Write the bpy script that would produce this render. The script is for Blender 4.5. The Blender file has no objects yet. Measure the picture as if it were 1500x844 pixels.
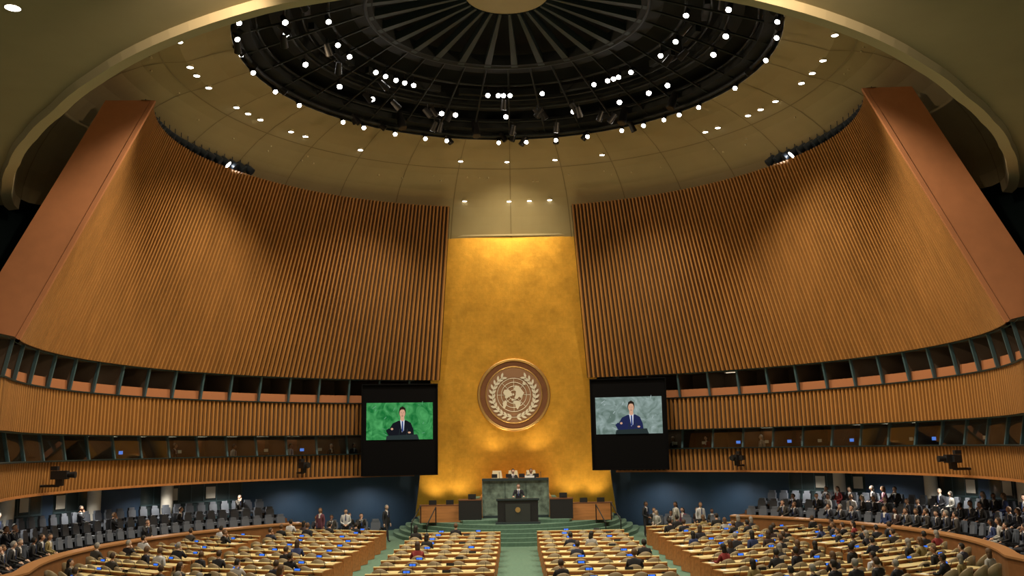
import bpy, math, random
from mathutils import Vector, Matrix
random.seed(11)
E=4.7      # eye height above hall floor
CY=37.7    # plan centre of the round hall
sin=math.sin; cos=math.cos; rad=math.radians; pi=math.pi

# ------------------------------------------------------------------ materials
MATS={}
def mat(name,col,rough=.5,metal=0,emit=None,es=0,noise=0,nscale=5,bump=0,stretch=(1,1,1),alpha=None,objcol=False,rnd=None,spec=.5):
    m=bpy.data.materials.new(name); m.use_nodes=True
    nt=m.node_tree; N=nt.nodes; L=nt.links; b=N['Principled BSDF']
    b.inputs['Base Color'].default_value=(*col,1)
    b.inputs['Roughness'].default_value=rough; b.inputs['Metallic'].default_value=metal
    b.inputs['Specular IOR Level'].default_value=spec
    if emit: 
        b.inputs['Emission Color'].default_value=(*emit,1); b.inputs['Emission Strength'].default_value=es
    if noise or bump:
        tc=N.new('ShaderNodeTexCoord'); mp=N.new('ShaderNodeMapping'); mp.inputs['Scale'].default_value=stretch
        L.new(tc.outputs['Object'],mp.inputs['Vector'])
        n=N.new('ShaderNodeTexNoise'); n.inputs['Scale'].default_value=nscale; n.inputs['Detail'].default_value=5
        L.new(mp.outputs['Vector'],n.inputs['Vector'])
        if noise:
            cr=N.new('ShaderNodeValToRGB')
            cr.color_ramp.elements[0].position=.3; cr.color_ramp.elements[1].position=.7
            cr.color_ramp.elements[0].color=(*[max(0,c*(1-noise)) for c in col],1)
            cr.color_ramp.elements[1].color=(*[min(1,c*(1+noise)) for c in col],1)
            L.new(n.outputs['Fac'],cr.inputs['Fac']); L.new(cr.outputs['Color'],b.inputs['Base Color'])
        if bump:
            bp=N.new('ShaderNodeBump'); bp.inputs['Strength'].default_value=bump; bp.inputs['Distance'].default_value=.05
            L.new(n.outputs['Fac'],bp.inputs['Height']); L.new(bp.outputs['Normal'],b.inputs['Normal'])
    if objcol:
        oi=N.new('ShaderNodeObjectInfo'); L.new(oi.outputs['Color'],b.inputs['Base Color'])
    if rnd:
        oi=N.new('ShaderNodeObjectInfo'); cr=N.new('ShaderNodeValToRGB'); cr.color_ramp.interpolation='CONSTANT'
        els=cr.color_ramp.elements
        for i,c in enumerate(rnd):
            p=i/len(rnd)
            if i<2: e=els[i]; e.position=p
            else: e=els.new(p)
            e.color=(*c,1)
        L.new(oi.outputs['Random'],cr.inputs['Fac']); L.new(cr.outputs['Color'],b.inputs['Base Color'])
    MATS[name]=m
    return m

M_wood=mat('slat_wood',(.41,.19,.052),.45,noise=.12,nscale=1.6,stretch=(1,1,.2))
M_woodback=mat('groove_wood',(.05,.024,.009),.7)
M_pier=mat('terracotta_panel',(.50,.20,.085),.55,noise=.06,nscale=2)
M_parapet=mat('terracotta_parapet',(.42,.165,.07),.5)
M_ceil=mat('khaki_plaster',(.42,.35,.20),.8,noise=.05,nscale=.6)
M_seam=mat('plaster_seam',(.27,.22,.12),.9)
M_lip=mat('lip_plaster_lit',(.60,.51,.31),.7)  # paler than the ceiling plaster: light on the lip put into the colour
M_dark=mat('dark_teal_wall',(.012,.03,.034),.7)
M_black=mat('black_metal',(.012,.012,.014),.45)
M_rigc=mat('rig_blue_metal',(.03,.045,.07),.4)
M_blk2=mat('oculus_black',(.005,.008,.010),.8)
M_rib=mat('rib_paint',(.02,.036,.04),.6)
M_truss=mat('truss_black',(.007,.011,.013),.6)
M_teal=mat('teal_frame',(.05,.10,.12),.45)
M_blue=mat('blue_wall_panel',(.028,.065,.135),.6,noise=.1,nscale=1)
M_carpet=mat('green_carpet',(.09,.17,.12),.95,noise=.15,nscale=8)
M_desk=mat('desk_wood',(.46,.19,.06),.4,noise=.2,nscale=3,stretch=(.3,3,3))
M_top=mat('desk_cream_top',(.72,.60,.30),.4,noise=.05,nscale=4)
M_tan=mat('tan_leather',(.25,.19,.10),.5)
M_grey=mat('grey_upholstery',(.12,.14,.18),.7)
M_white=mat('white_paint',(.7,.68,.62),.6)
M_paper=mat('paper',(.8,.8,.78),.8)
M_bluelit=mat('lit_nameplate',(.02,.08,.5),.4,emit=(.04,.2,1),es=.8)
M_bulb=mat('lamp_lens',(1,1,1),.3,emit=(1,.97,.9),es=30)
M_bulb2=mat('downlight_lens',(1,1,1),.3,emit=(1,.93,.8),es=14)
M_panel=mat('booth_fill_strip',(1,1,1),.3,emit=(1,.85,.6),es=3.0)  # emissive strip added to make the booth interiors more visible
M_brass=mat('brass_rim',(.55,.35,.13),.35,metal=.7)
M_embl=mat('emblem_bronze',(.16,.065,.03),.5,metal=.2,noise=.1,nscale=3)
M_embl2=mat('emblem_disc',(.27,.15,.09),.5,metal=.2)
M_silver=mat('emblem_silver',(.66,.64,.58),.4,metal=.2)
M_marble=mat('green_marble',(.16,.22,.18),.3,noise=.55,nscale=3.5)
M_suit=mat('suit_cloth',(.02,.02,.03),.8,objcol=True)
M_trouser=mat('trouser_cloth',(.02,.02,.028),.8)
M_skin=mat('skin',(.6,.4,.3),.5,rnd=[(.66,.42,.31),(.56,.34,.23),(.26,.13,.08),(.66,.46,.35),(.40,.23,.14)])
M_skinf=mat('skin_fair',(.68,.42,.31),.5)
M_hair=mat('hair',(.02,.015,.01),.7,rnd=[(.012,.009,.007),(.05,.028,.015),(.01,.008,.007),(.25,.24,.22),(.11,.06,.03)])
M_hairb=mat('hair_brown',(.05,.026,.014),.7)
M_shirt=mat('shirt',(.75,.76,.78),.7)
M_tie=mat('tie',(.04,.07,.2),.6)
M_eye=mat('eye_white',(.8,.8,.8),.2); M_pupil=mat('pupil',(.02,.015,.01),.2)
M_lipm=mat('lips',(.4,.12,.1),.5)
M_cream=mat('cream_leather',(.72,.64,.45),.5)
M_lit=mat('booth_panel_glow',(.55,.46,.30),.6,emit=(.6,.45,.25),es=.35)  # faint emission puts the booth light into the panel itself
M_boothin=mat('booth_interior',(.09,.06,.04),.8)
M_glow=mat('booth_monitor',(.1,.2,.5),.4,emit=(.1,.3,1),es=.7)

# gold leaf
M_gold=mat('gold_leaf',(.80,.46,.08),.36,metal=.75)
nt=M_gold.node_tree;N=nt.nodes;L=nt.links;b=N['Principled BSDF']
tc=N.new('ShaderNodeTexCoord'); 
mp=N.new('ShaderNodeMapping'); mp.inputs['Rotation'].default_value=(pi/2,0,0); L.new(tc.outputs['Object'],mp.inputs['Vector'])
br=N.new('ShaderNodeTexBrick'); br.inputs['Scale'].default_value=1; br.inputs['Brick Width'].default_value=.22; br.inputs['Row Height'].default_value=.22
br.inputs['Mortar Size'].default_value=.004; br.inputs['Color1'].default_value=(.92,.50,.075,1); br.inputs['Color2'].default_value=(.86,.455,.065,1); br.inputs['Mortar'].default_value=(.84,.44,.06,1)
L.new(mp.outputs['Vector'],br.inputs['Vector'])
nz=N.new('ShaderNodeTexNoise'); nz.inputs['Scale'].default_value=.9; nz.inputs['Detail'].default_value=9; nz.inputs['Roughness'].default_value=.75
L.new(tc.outputs['Object'],nz.inputs['Vector'])
mr0=N.new('ShaderNodeMapRange'); mr0.inputs[1].default_value=.3; mr0.inputs[2].default_value=.7; mr0.inputs[3].default_value=.72; mr0.inputs[4].default_value=1.05
L.new(nz.outputs['Fac'],mr0.inputs[0])
mx=N.new('ShaderNodeMix'); mx.data_type='RGBA'; mx.blend_type='MULTIPLY'; mx.inputs[0].default_value=1
L.new(br.outputs['Color'],mx.inputs[6]); L.new(mr0.outputs[0],mx.inputs[7]); L.new(mx.outputs[2],b.inputs['Base Color'])
mr=N.new('ShaderNodeMapRange'); mr.inputs[3].default_value=.30; mr.inputs[4].default_value=.52
L.new(nz.outputs['Fac'],mr.inputs[0]); L.new(mr.outputs[0],b.inputs['Roughness'])
bp=N.new('ShaderNodeBump'); bp.inputs['Strength'].default_value=.3; bp.inputs['Distance'].default_value=.05
L.new(nz.outputs['Fac'],bp.inputs['Height']); L.new(bp.outputs['Normal'],b.inputs['Normal'])

# booth glass
M_glass=bpy.data.materials.new('booth_glass'); M_glass.use_nodes=True
nt=M_glass.node_tree;N=nt.nodes;L=nt.links; N.remove(N['Principled BSDF'])
tr=N.new('ShaderNodeBsdfTransparent'); tr.inputs[0].default_value=(.85,.93,.93,1); gl=N.new('ShaderNodeBsdfGlossy'); gl.inputs['Roughness'].default_value=.03
ms=N.new('ShaderNodeMixShader'); ms.inputs[0].default_value=.16
L.new(tr.outputs[0],ms.inputs[1]); L.new(gl.outputs[0],ms.inputs[2]); L.new(ms.outputs[0],N['Material Output'].inputs[0])

def emat(name,c1,c2=None,scale=3,s=1):
    m=bpy.data.materials.new(name); m.use_nodes=True; nt=m.node_tree;N=nt.nodes;L=nt.links
    N.remove(N['Principled BSDF']); e=N.new('ShaderNodeEmission'); e.inputs[1].default_value=s; e.inputs[0].default_value=(*c1,1)
    if c2:
        tc=N.new('ShaderNodeTexCoord'); n=N.new('ShaderNodeTexNoise'); n.inputs['Scale'].default_value=scale; n.inputs['Detail'].default_value=6; n.inputs['Distortion'].default_value=1.5
        cr=N.new('ShaderNodeValToRGB'); cr.color_ramp.elements[0].position=.35; cr.color_ramp.elements[1].position=.7
        cr.color_ramp.elements[0].color=(*c1,1); cr.color_ramp.elements[1].color=(*c2,1)
        L.new(tc.outputs['Object'],n.inputs['Vector']); L.new(n.outputs['Fac'],cr.inputs['Fac']); L.new(cr.outputs['Color'],e.inputs[0])
    L.new(e.outputs[0],N['Material Output'].inputs[0]); return m

# ------------------------------------------------------------------ mesh builder
class MB:
    def __init__(s): s.v=[];s.f=[];s.m=[];s.s=[]
    def add(s,vs,fs,mi=0,sm=False):
        o=len(s.v); s.v+= [tuple(v) for v in vs]
        for f in fs: s.f.append(tuple(i+o for i in f)); s.m.append(mi); s.s.append(sm)
    def quad(s,a,b,c,d,mi=0,sm=False): s.add([a,b,c,d],[(0,1,2,3)],mi,sm)
    def box(s,c,size,mi=0,rz=0,M=None):
        x,y,z=[k/2 for k in size]
        vs=[Vector((sx*x,sy*y,sz*z)) for sx in(-1,1) for sy in(-1,1) for sz in(-1,1)]
        T=Matrix.Translation(c)@Matrix.Rotation(rz,4,'Z')
        if M is not None: T=Matrix.Translation(c)@M
        s.add([T@v for v in vs],[(0,1,3,2),(4,6,7,5),(0,4,5,1),(2,3,7,6),(0,2,6,4),(1,5,7,3)],mi)
    def cyl(s,p0,p1,r0,r1=None,n=10,mi=0,mi2=None,sm=True):
        if r1 is None:r1=r0
        p0=Vector(p0);p1=Vector(p1);d=(p1-p0).normalized()
        a=d.orthogonal().normalized();b=d.cross(a)
        vs=[p0+r0*(a*cos(2*pi*i/n)+b*sin(2*pi*i/n)) for i in range(n)]+[p1+r1*(a*cos(2*pi*i/n)+b*sin(2*pi*i/n)) for i in range(n)]
        s.add(vs,[(i,(i+1)%n,n+(i+1)%n,n+i) for i in range(n)],mi,sm)
        s.add(vs,[tuple(range(n-1,-1,-1))],mi); s.add(vs,[tuple(range(n,2*n))],mi if mi2 is None else mi2)
    def ell(s,c,r,nu=12,nv=8,mi=0,M=None):
        vs=[];fs=[]
        for j in range(nv+1):
            t=pi*j/nv
            for i in range(nu):
                p=2*pi*i/nu; v=Vector((r[0]*sin(t)*cos(p),r[1]*sin(t)*sin(p),r[2]*cos(t)))
                if M is not None:v=M@v
                vs.append(Vector(c)+v)
        for j in range(nv):
            for i in range(nu):
                fs.append((j*nu+i,(j+1)*nu+i,(j+1)*nu+(i+1)%nu,j*nu+(i+1)%nu))
        s.add(vs,fs,mi,True)
    def prism(s,pts,z0,z1,mi=0,mit=None):
        n=len(pts); vs=[(p[0],p[1],z0) for p in pts]+[(p[0],p[1],z1) for p in pts]
        s.add(vs,[(i,(i+1)%n,n+(i+1)%n,n+i) for i in range(n)],mi); s.add(vs,[tuple(range(n,2*n))],mi if mit is None else mit); s.add(vs,[tuple(range(n-1,-1,-1))],mi)
    def prismM(s,pts,h,M,mi=0):   # extrude a flat outline, placed by a matrix
        n=len(pts); vs=[M@Vector((p[0],p[1],0)) for p in pts]+[M@Vector((p[0],p[1],h)) for p in pts]
        s.add(vs,[(i,(i+1)%n,n+(i+1)%n,n+i) for i in range(n)],mi); s.add(vs,[tuple(range(n,2*n))],mi)
    def torus(s,c,R,r,n=96,k=6,mi=0,M=None):
        vs=[];fs=[]
        for i in range(n):
            a=2*pi*i/n
            for j in range(k):
                b=2*pi*j/k; v=Vector(((R+r*cos(b))*cos(a),(R+r*cos(b))*sin(a),r*sin(b)))
                if M is not None:v=M@v
                vs.append(Vector(c)+v)
        for i in range(n):
            for j in range(k): fs.append((i*k+j,((i+1)%n)*k+j,((i+1)%n)*k+(j+1)%k,i*k+(j+1)%k))
        s.add(vs,fs,mi,True)
    def merge(s,o,M):
        n=len(s.v); s.v+=[tuple(M@Vector(v)) for v in o.v]; s.f+=[tuple(i+n for i in f) for f in o.f]; s.m+=o.m; s.s+=o.s
    def mesh(s,name,mats):
        me=bpy.data.meshes.new(name); me.from_pydata(s.v,[],s.f)
        for m in mats: me.materials.append(m)
        me.polygons.foreach_set('material_index',s.m); me.polygons.foreach_set('use_smooth',s.s); me.update(); return me
    def obj(s,name,mats,parent=None):
        o=bpy.data.objects.new(name,s.mesh(name,mats)); bpy.context.scene.collection.objects.link(o)
        if parent:o.parent=parent
        return o
def inst(me,name,M,parent=None,color=None):
    o=bpy.data.objects.new(name,me); bpy.context.scene.collection.objects.link(o); o.matrix_world=M
    if color:o.color=(*color,1)
    if parent:o.parent=parent
    return o
def empty(name):
    o=bpy.data.objects.new(name,None); bpy.context.scene.collection.objects.link(o); return o

def P(phi,r,z,side=1):
    """plan: circle round (0,CY) up to 112 deg, then straight towards the back of the hall. z is relative to eye."""
    if phi<=112: a=rad(phi); return Vector((side*r*sin(a),CY+r*cos(a),z+E))
    a=rad(112); return Vector((side*r*sin(a),CY+r*cos(a)-rad(phi-112)*r,z+E))

# ------------------------------------------------------------------ floor
mb=MB(); mb.quad((-23,-6,0),(23,-6,0),(23,60,0),(-23,60,0)); mb.obj('floor',[M_carpet])

# ------------------------------------------------------------------ slatted walls
def slats(mb,side,pb,pt,z0,z1,r0,r1,pitch=.28,depth=.13,duty=.58):
    """pb/pt=(phi0,phi1) at bottom/top; r1 may be a function of phi"""
    n=int(rad(pb[1]-pb[0])*r0/pitch)
    rt=r1 if callable(r1) else (lambda p:r1)
    def f(s,t,rr):
        ph=(pb[0]+(pb[1]-pb[0])*s)*(1-t)+(pt[0]+(pt[1]-pt[0])*s)*t
        return P(ph,(r0*(1-t)+rt(pt[0]+(pt[1]-pt[0])*s)*t)+rr,z0*(1-t)+z1*t,side)
    for i in range(n):
        a=i/n;b=(i+duty)/n;c=(i+1)/n; e=.1/n
        A=[f(a,0,0),f(a+e,0,-depth),f(b-e,0,-depth),f(b,0,0)]; B=[f(a,1,0),f(a+e,1,-depth),f(b-e,1,-depth),f(b,1,0)]
        mb.add(A+B,[(0,1,5,4),(1,2,6,5),(2,3,7,6),(0,3,2,1),(4,5,6,7)],0)
        mb.quad(f(b,0,0),f(c,0,0),f(c,1,0),f(b,1,0),1)
PH_IN_B,PH_IN_T=14.0,13.3
PH_OUT_B,PH_OUT_T=109.5,101.0
R0=17.7; Z0,Z1=3.85,13.4
def RT(p): return 15.0-(0.98*((p-68)/33)**2 if p>68 else 0)
for side,nm in((-1,'left'),(1,'right')):
    mb=MB(); slats(mb,side,(PH_IN_B,PH_OUT_B),(PH_IN_T,PH_OUT_T),Z0,Z1,R0,RT,pitch=.26,depth=.15)
    w=mb.obj('wall_'+nm,[M_wood,M_woodback])
    mb=MB(); TH=1.7
    a,b_,c,d=P(PH_OUT_B,R0-.16,Z0,side),P(PH_OUT_T,RT(PH_OUT_T)-.16,Z1,side),P(PH_OUT_T-1,RT(PH_OUT_T)+TH,Z1,side),P(PH_OUT_B-1,R0+TH,Z0,side)
    K=24
    for k in range(K):
        t0,t1=k/K,(k+1)/K
        mb.quad(a.lerp(b_,t0),a.lerp(b_,t1),d.lerp(c,t1),d.lerp(c,t0),0,True)
    a2,b2,c2,d2=P(PH_OUT_B-.8,R0-.16,Z0,side),P(PH_OUT_T-.8,RT(PH_OUT_T)-.16,Z1,side),P(PH_OUT_T-14,RT(PH_OUT_T)+TH-.4,Z1,side),P(PH_OUT_B-14,R0+TH-.4,Z0,side)
    mb.quad(a,b_,b2,a2,0); mb.quad(d,c,c2,d2,0); mb.quad(b_,c,c2,b2,0); mb.quad(a,d,d2,a2,0)
    for i in range(40):
        s0=i/40;s1=(i+1)/40
        def g(s,t):
            pT=PH_IN_T+(PH_OUT_T-2-PH_IN_T)*s
            return P((PH_IN_B+(PH_OUT_B-1-PH_IN_B)*s)*(1-t)+pT*t,(R0*(1-t)+RT(pT)*t)+TH-.5,(Z0*(1-t)+Z1*t),side)
        if i>1: mb.quad(g(s0,0),g(s1,0),g(s1,1),g(s0,1),1)
        h=lambda s,rr:P(PH_IN_T+(PH_OUT_T-PH_IN_T)*s,RT(PH_IN_T+(PH_OUT_T-PH_IN_T)*s)+rr,Z1,side)
        mb.quad(h(s0,0),h(s1,0),h(s1,.35),h(s0,.35),1)
    q0,q1=P(PH_IN_B,R0-.13,Z0,side),P(PH_IN_T,15-.13,Z1,side)
    mb.quad(q0,q1,q1+Vector((0,.5,0)),q0+Vector((0,.5,0)),1)
    mb.obj('end_pier',[M_pier,M_woodback],w)

# ------------------------------------------------------------------ booth galleries
BAY=5.6
BOOTH_SEATS=[]
for side,nm in((-1,'left'),(1,'right')):
    root=empty('interpreter_booth_gallery')
    F,T=18.5,150
    mb=MB()
    slats(mb,side,(F,T),(F,T),.8,2.5,17.95,17.9,pitch=.25,depth=.1)
    slats(mb,side,(F,T),(F,T),-1.46,-.27,18.05,18.0,pitch=.25,depth=.1)
    mb.obj('slat_bands',[M_wood,M_woodback],root)
    mb=MB()   # ledges, booth interiors, ceilings
    n=66
    for i in range(n):
        a=F+(T-F)*i/n;b=F+(T-F)*(i+1)/n
        def ring(r0,z0,r1,z1,mi): mb.quad(P(a,r0,z0,side),P(b,r0,z0,side),P(b,r1,z1,side),P(a,r1,z1,side),mi)
        for (zz0,zz1) in((2.5,3.85),(-.27,.8)):
            ring(17.75,zz0,19.6,zz0,0); ring(17.8,zz0,17.75,zz0+.06,3); ring(17.75,zz0+.06,17.95,zz0+.06,3)
            ring(17.6,zz1,19.6,zz1,0); ring(19.6,zz0,19.6,zz1,0)
            ring(17.78,zz1,17.78,zz1-.05,3) 
        ring(18.1,2.56,18.1,2.98,1); ring(18.1,2.98,18.35,2.98,1)       # terracotta parapet
        ring(17.85,-1.46,21.7,-1.46,0)
        ring(17.85,-1.5,17.85,-1.4,2)
    mb.obj('booth_shell',[M_boothin,M_parapet,M_desk,M_teal],root)
    fr=MB(); gl=MB(); it=MB()
    nb=int((T-F)/BAY)
    for k in range(nb+1):
        ph=F+1+k*BAY
        for (z0,z1,ra,rb) in((2.55,3.85,17.95,17.7),(-.22,.8,17.95,18.15)):
            w=.16
            A=[P(ph-w,ra,z0,side),P(ph+w,ra,z0,side),P(ph+w,ra+.12,z0,side),P(ph-w,ra+.12,z0,side)]
            B=[P(ph-w,rb,z1,side),P(ph+w,rb,z1,side),P(ph+w,rb+.12,z1,side),P(ph-w,rb+.12,z1,side)]
            fr.add(A+B,[(0,1,5,4),(1,2,6,5),(2,3,7,6),(3,0,4,7)],0)
            fr.quad(P(ph,ra+.1,z0,side),P(ph,rb+.1,z1,side),P(ph+.6,19.6,z1,side),P(ph+.6,19.6,z0,side),1)
        gl.quad(P(ph,17.98,-.21,side),P(ph+BAY,17.98,-.21,side),P(ph+BAY,18.18,.8,side),P(ph,18.18,.8,side))
        mid=ph+BAY/2
        if (side==-1 and k in(10,13,15,16)) or (side==1 and k in(14,)):
            it.quad(P(mid-2,19.2,2.6,side),P(mid+1.6,19.2,2.6,side),P(mid+1.6,19.2,3.7,side),P(mid-2,19.2,3.7,side),0)
        if random.random()<.55:
            it.quad(P(mid-1,19.3,.0,side),P(mid+1,19.3,.0,side),P(mid+1,19.3,.6,side),P(mid-1,19.3,.6,side),3)
        if random.random()<.7:
            c=P(mid+random.uniform(-1.5,1.5),18.6,.05,side); it.box(c,(.22,.05,.15),1 if random.random()<.35 else 2,rz=side*rad(-mid))
        if random.random()<.75:   # glowing strips added on booth ceilings to brighten the interiors
            it.quad(P(mid-1.1,18.9,.77,side),P(mid+1.1,18.9,.77,side),P(mid+1.1,19.1,.77,side),P(mid-1.1,19.1,.77,side),4)
        if random.random()<.25:
            it.quad(P(mid-1.1,18.9,3.82,side),P(mid+1.1,18.9,3.82,side),P(mid+1.1,19.05,3.82,side),P(mid-1.1,19.05,3.82,side),4)
        if random.random()<.45 and ph<125: BOOTH_SEATS.append((P(mid+random.uniform(-1,1),18.95,-.98,side),side))
        it.quad(P(ph+.3,18.25,-.02,side),P(ph+BAY-.3,18.25,-.02,side),P(ph+BAY-.3,18.6,-.02,side),P(ph+.3,18.6,-.02,side),2)
    fr.obj('window_frames',[M_teal,M_boothin],root); gl.obj('window_glass',[M_glass],root); it.obj('booth_fittings',[M_lit,M_glow,M_white,M_embl,M_panel],root)

# ------------------------------------------------------------------ ceiling dome, soffit, outer walls
def pt(p,r,z): return (r*sin(rad(p)),CY+r*cos(rad(p)),z+E)
prof=[(11.1,16.1),(12,15.85),(13,15.5),(14,15.05),(15,14.45),(15.7,13.85),(16.3,13.0),(16.8,12.06),(17.2,11.6)]
LR=[(90,19.3),(98,19.0),(107,18.25),(116,17.75),(126,17.5),(135,17.5),(145,17.9),(155,18.5),(165,19.1),(180,19.5)]
def lipR(p):
    p=abs(p); p=360-p if p>180 else p
    for (a,x),(b,y) in zip(LR[:-1],LR[1:]):
        if a<=p<=b: 
            t=(p-a)/(b-a); return x+(y-x)*t
    return 19.3
LIPZ=9.5
def nearprof(p):
    L_=lipR(p)-.1; q=[(11.1,16.1),(12,15.85),(13,15.5)]
    for k in range(1,12):
        t=sin(pi/2*k/11); q.append((13+(L_-13)*t, LIPZ+.25+(15.5-LIPZ-.25)*max(0,1-t**2.2)**.62))
    return q
def farprof():
    q=prof[:2]; n=12
    for k in range(n):
        x=2+(len(prof)-3)*k/(n-1); i=min(int(x),len(prof)-2); t=x-i
        q.append((prof[i][0]*(1-t)+prof[i+1][0]*t,prof[i][1]*(1-t)+prof[i+1][1]*t))
    return q
FP=farprof()
def domeprof(p):
    p=abs(p)
    if p>=96: return nearprof(p)
    if p<=70: return FP
    t=(p-70)/26; t=t*t*(3-2*t); Nn=nearprof(96)
    return [(a[0]*(1-t)+b[0]*t,a[1]*(1-t)+b[1]*t) for a,b in zip(FP,Nn)]
mb=MB(); NS=180
for i in range(NS):
    a=-180+360*i/NS;b=a+360/NS; mid=abs((a+b)/2)
    A=domeprof(a);B=domeprof(b)
    for k in range(len(A)-1): mb.quad(pt(a,*A[k]),pt(b,*B[k]),pt(b,*B[k+1]),pt(a,*A[k+1]),0,True)
    if mid<96:
        mb.quad(pt(a,*A[-1]),pt(b,*B[-1]),pt(b,20.6,B[-1][1]),pt(a,20.6,A[-1][1]),1)
    else:
        la,lb=lipR(a),lipR(b)
        for (u0,v0),(u1,v1) in (((-.1,.25),(-.05,-.15)),((-.05,-.15),(.3,-.2)),((.3,-.2),(.36,0))):
            mb.quad(pt(a,la+u0,LIPZ+v0),pt(b,lb+u0,LIPZ+v0),pt(b,lb+u1,LIPZ+v1),pt(a,la+u1,LIPZ+v1),2,True)
        def outer(p):
            s=sin(rad(p));c=cos(rad(p)); ts=[]
            if abs(s)>1e-6: ts.append(26/abs(s))
            if c<-1e-6: ts.append((CY+6)/-c)
            t=min(ts); return (t*s,CY+t*c,LIPZ+E)
        mb.quad(pt(a,la+.36,LIPZ),pt(b,lb+.36,LIPZ),outer(b),outer(a),0)
    if i%6==0:   # radial plaster joints
        d=.10
        for k in range(len(A)-1):
            A2=domeprof(a+.001)
            mb.quad(pt(a-d,A[k][0],A[k][1]-.012),pt(a+d,A[k][0],A[k][1]-.012),pt(a+d,A[k+1][0]-.01,A[k+1][1]-.012),pt(a-d,A[k+1][0]-.01,A[k+1][1]-.012),3)
    mb.quad(pt(a,A[3][0],A[3][1]-.012),pt(b,B[3][0],B[3][1]-.012),pt(b,B[3][0]+.05,B[3][1]-.035),pt(a,A[3][0]+.05,A[3][1]-.035),3)
mb.obj('ceiling',[M_ceil,M_dark,M_lip,M_seam])
mb=MB()
for side in(-1,1):
    prev=None
    for i in range(61):
        ph=i*97/60
        p=(side*20.35*sin(rad(ph)),CY+20.35*cos(rad(ph)))
        if prev: mb.quad((*prev,1.5+E),(*p,1.5+E),(*p,11.65+E),(*prev,11.65+E))
        prev=p
    mb.quad((*prev,1.5+E),(side*20.35,-6,1.5+E),(side*20.35,-6,9.6+E),(*prev,9.6+E))
    # upper cheek closing the hall above the outer wall line
    mb.quad((side*20.35,CY+6,9+E),(side*20.35,20,9+E),(side*20.35,20,17+E),(side*20.35,CY+6,17+E))
mb.obj('wall_outer',[M_dark])

# ------------------------------------------------------------------ oculus
oc=empty('ceiling_oculus')
mb=MB()
dome=[(11.1,16.1),(11.05,17.2),(9.5,18.2),(7,19.1),(4,19.7),(1.7,20)]
for i in range(96):
    a=i*3.75;b=a+3.75
    for (r0,z0),(r1,z1) in zip(dome[:-1],dome[1:]): mb.quad(pt(a,r0,z0),pt(b,r0,z0),pt(b,r1,z1),pt(a,r1,z1),0,True)
    for (ra,rb,z) in((8.9,9.7,17.25),(10.4,11.1,16.5),(5.6,6.5,18.0)):    # catwalk / baffle rings
        mb.quad(pt(a,ra,z),pt(b,ra,z),pt(b,rb,z-.05),pt(a,rb,z-.05),0); mb.quad(pt(a,ra,z),pt(b,ra,z),pt(b,ra,z+.5),pt(a,ra,z+.5),0)
mb.obj('dark_dome',[M_blk2],oc)
mb=MB()
for i in range(28):   # radial ribs
    a=i*360/28+3; d=Vector((sin(rad(a)),cos(rad(a)),0)); c=Vector((0,CY,0)); 
    p0=c+d*1.8+Vector((0,0,18.75+E)); p1=c+d*5.9+Vector((0,0,17.95+E)); side_=Vector((d.y,-d.x,0))*.10; up=Vector((0,0,.35))
    vs=[p0-side_*.6,p0+side_*.6,p1+side_*1.6,p1-side_*1.6]; vs+=[v+up for v in vs]
    mb.add(vs,[(0,1,2,3),(4,5,6,7),(0,1,5,4),(1,2,6,5),(2,3,7,6),(3,0,4,7)],0)
for r,z,t in((5.9,18.0,.08),(6.4,18.0,.05),(9.1,17.15,.06),(7.4,17.7,.07),(8.4,17.3,.04),(10.2,16.8,.05),(10.9,16.25,.1)):
    mb.torus((0,CY,z+E),r,t,n=120,mi=1)
for i in range(36):
    a=i*10; mb.cyl(pt(a,5.9,18.05),pt(a,10.9,16.4),.05,n=5,mi=1)
for i in range(20):
    a=i*18+6; mb.box(pt(a,8.2,17.6),(1.6,.25,.3),1,rz=rad(-a))
mb.obj('lighting_truss',[M_rib,M_truss],oc)
mb=MB()
mb.cyl((0,CY,18.8+E),(0,CY,19.0+E),1.7,n=48,mi=0)
mb.torus((0,CY,18.85+E),1.73,.07,n=48,mi=0)
mb.obj('centre_disc',[M_ceil],oc)
RA=[-56,-51,-46,-42,-38,-8,-4,-2,.5,13,34,40,42.6,45,51,-72,-82,68,80,100,-100,120,-125]
RB=[-78,-60,-46.5,-22,-17.4,-1,21,37,48,55.7,80,-105,-98,92,108]
RC=[-48.6,-42,-32.5,-23.7,-17.6,-3,4.7,13,22,32,38.6,45,50,56.7,71,88,100,108,-74,-86,-96,-104,-112,-64,118,-122]
mb=MB()
def can(p,aim,rr=.13,ln=.4,lit=True):
    p=Vector(p); d=(Vector(aim)-p).normalized()
    mb.cyl(p-d*ln*.5,p+d*ln*.5,rr*.75,rr,n=10,mi=0)
    mb.cyl(p+d*ln*.5,p+d*(ln*.5+.02),rr*.85,rr*.85,n=10,mi=0,mi2=1 if lit else 0)
    mb.cyl(p,p+Vector((0,0,.45)),.02,n=4,mi=0)
tgt=Vector((0,24,E-2))
for a in RA: can(pt(a,7.4,17.25),tgt,.13)
for a in RB: can(pt(a,9.1,16.75),tgt,.14)
for a in RC: can(pt(a,10.9,15.95),tgt,.12)
for i in range(60): can(pt(random.uniform(-130,130),random.choice((7.4,9.1,10.9,10.9)),random.choice((16.7,16.2,15.95))),Vector((random.uniform(-14,14),50,E)),.16,.5,False)
for a in(-33,35,52,-10): can(pt(a,10.0,16.3),Vector((0,40,0)),.22,.9,False)
mb.obj('spotlights',[M_black,M_bulb],oc)
mb=MB()
def zprof(r,a=0):
    q=domeprof(a)
    for (r0,z0),(r1,z1) in zip(q[:-1],q[1:]):
        if r0<=r<=r1: return z0+(z1-z0)*(r-r0)/(r1-r0)
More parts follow.
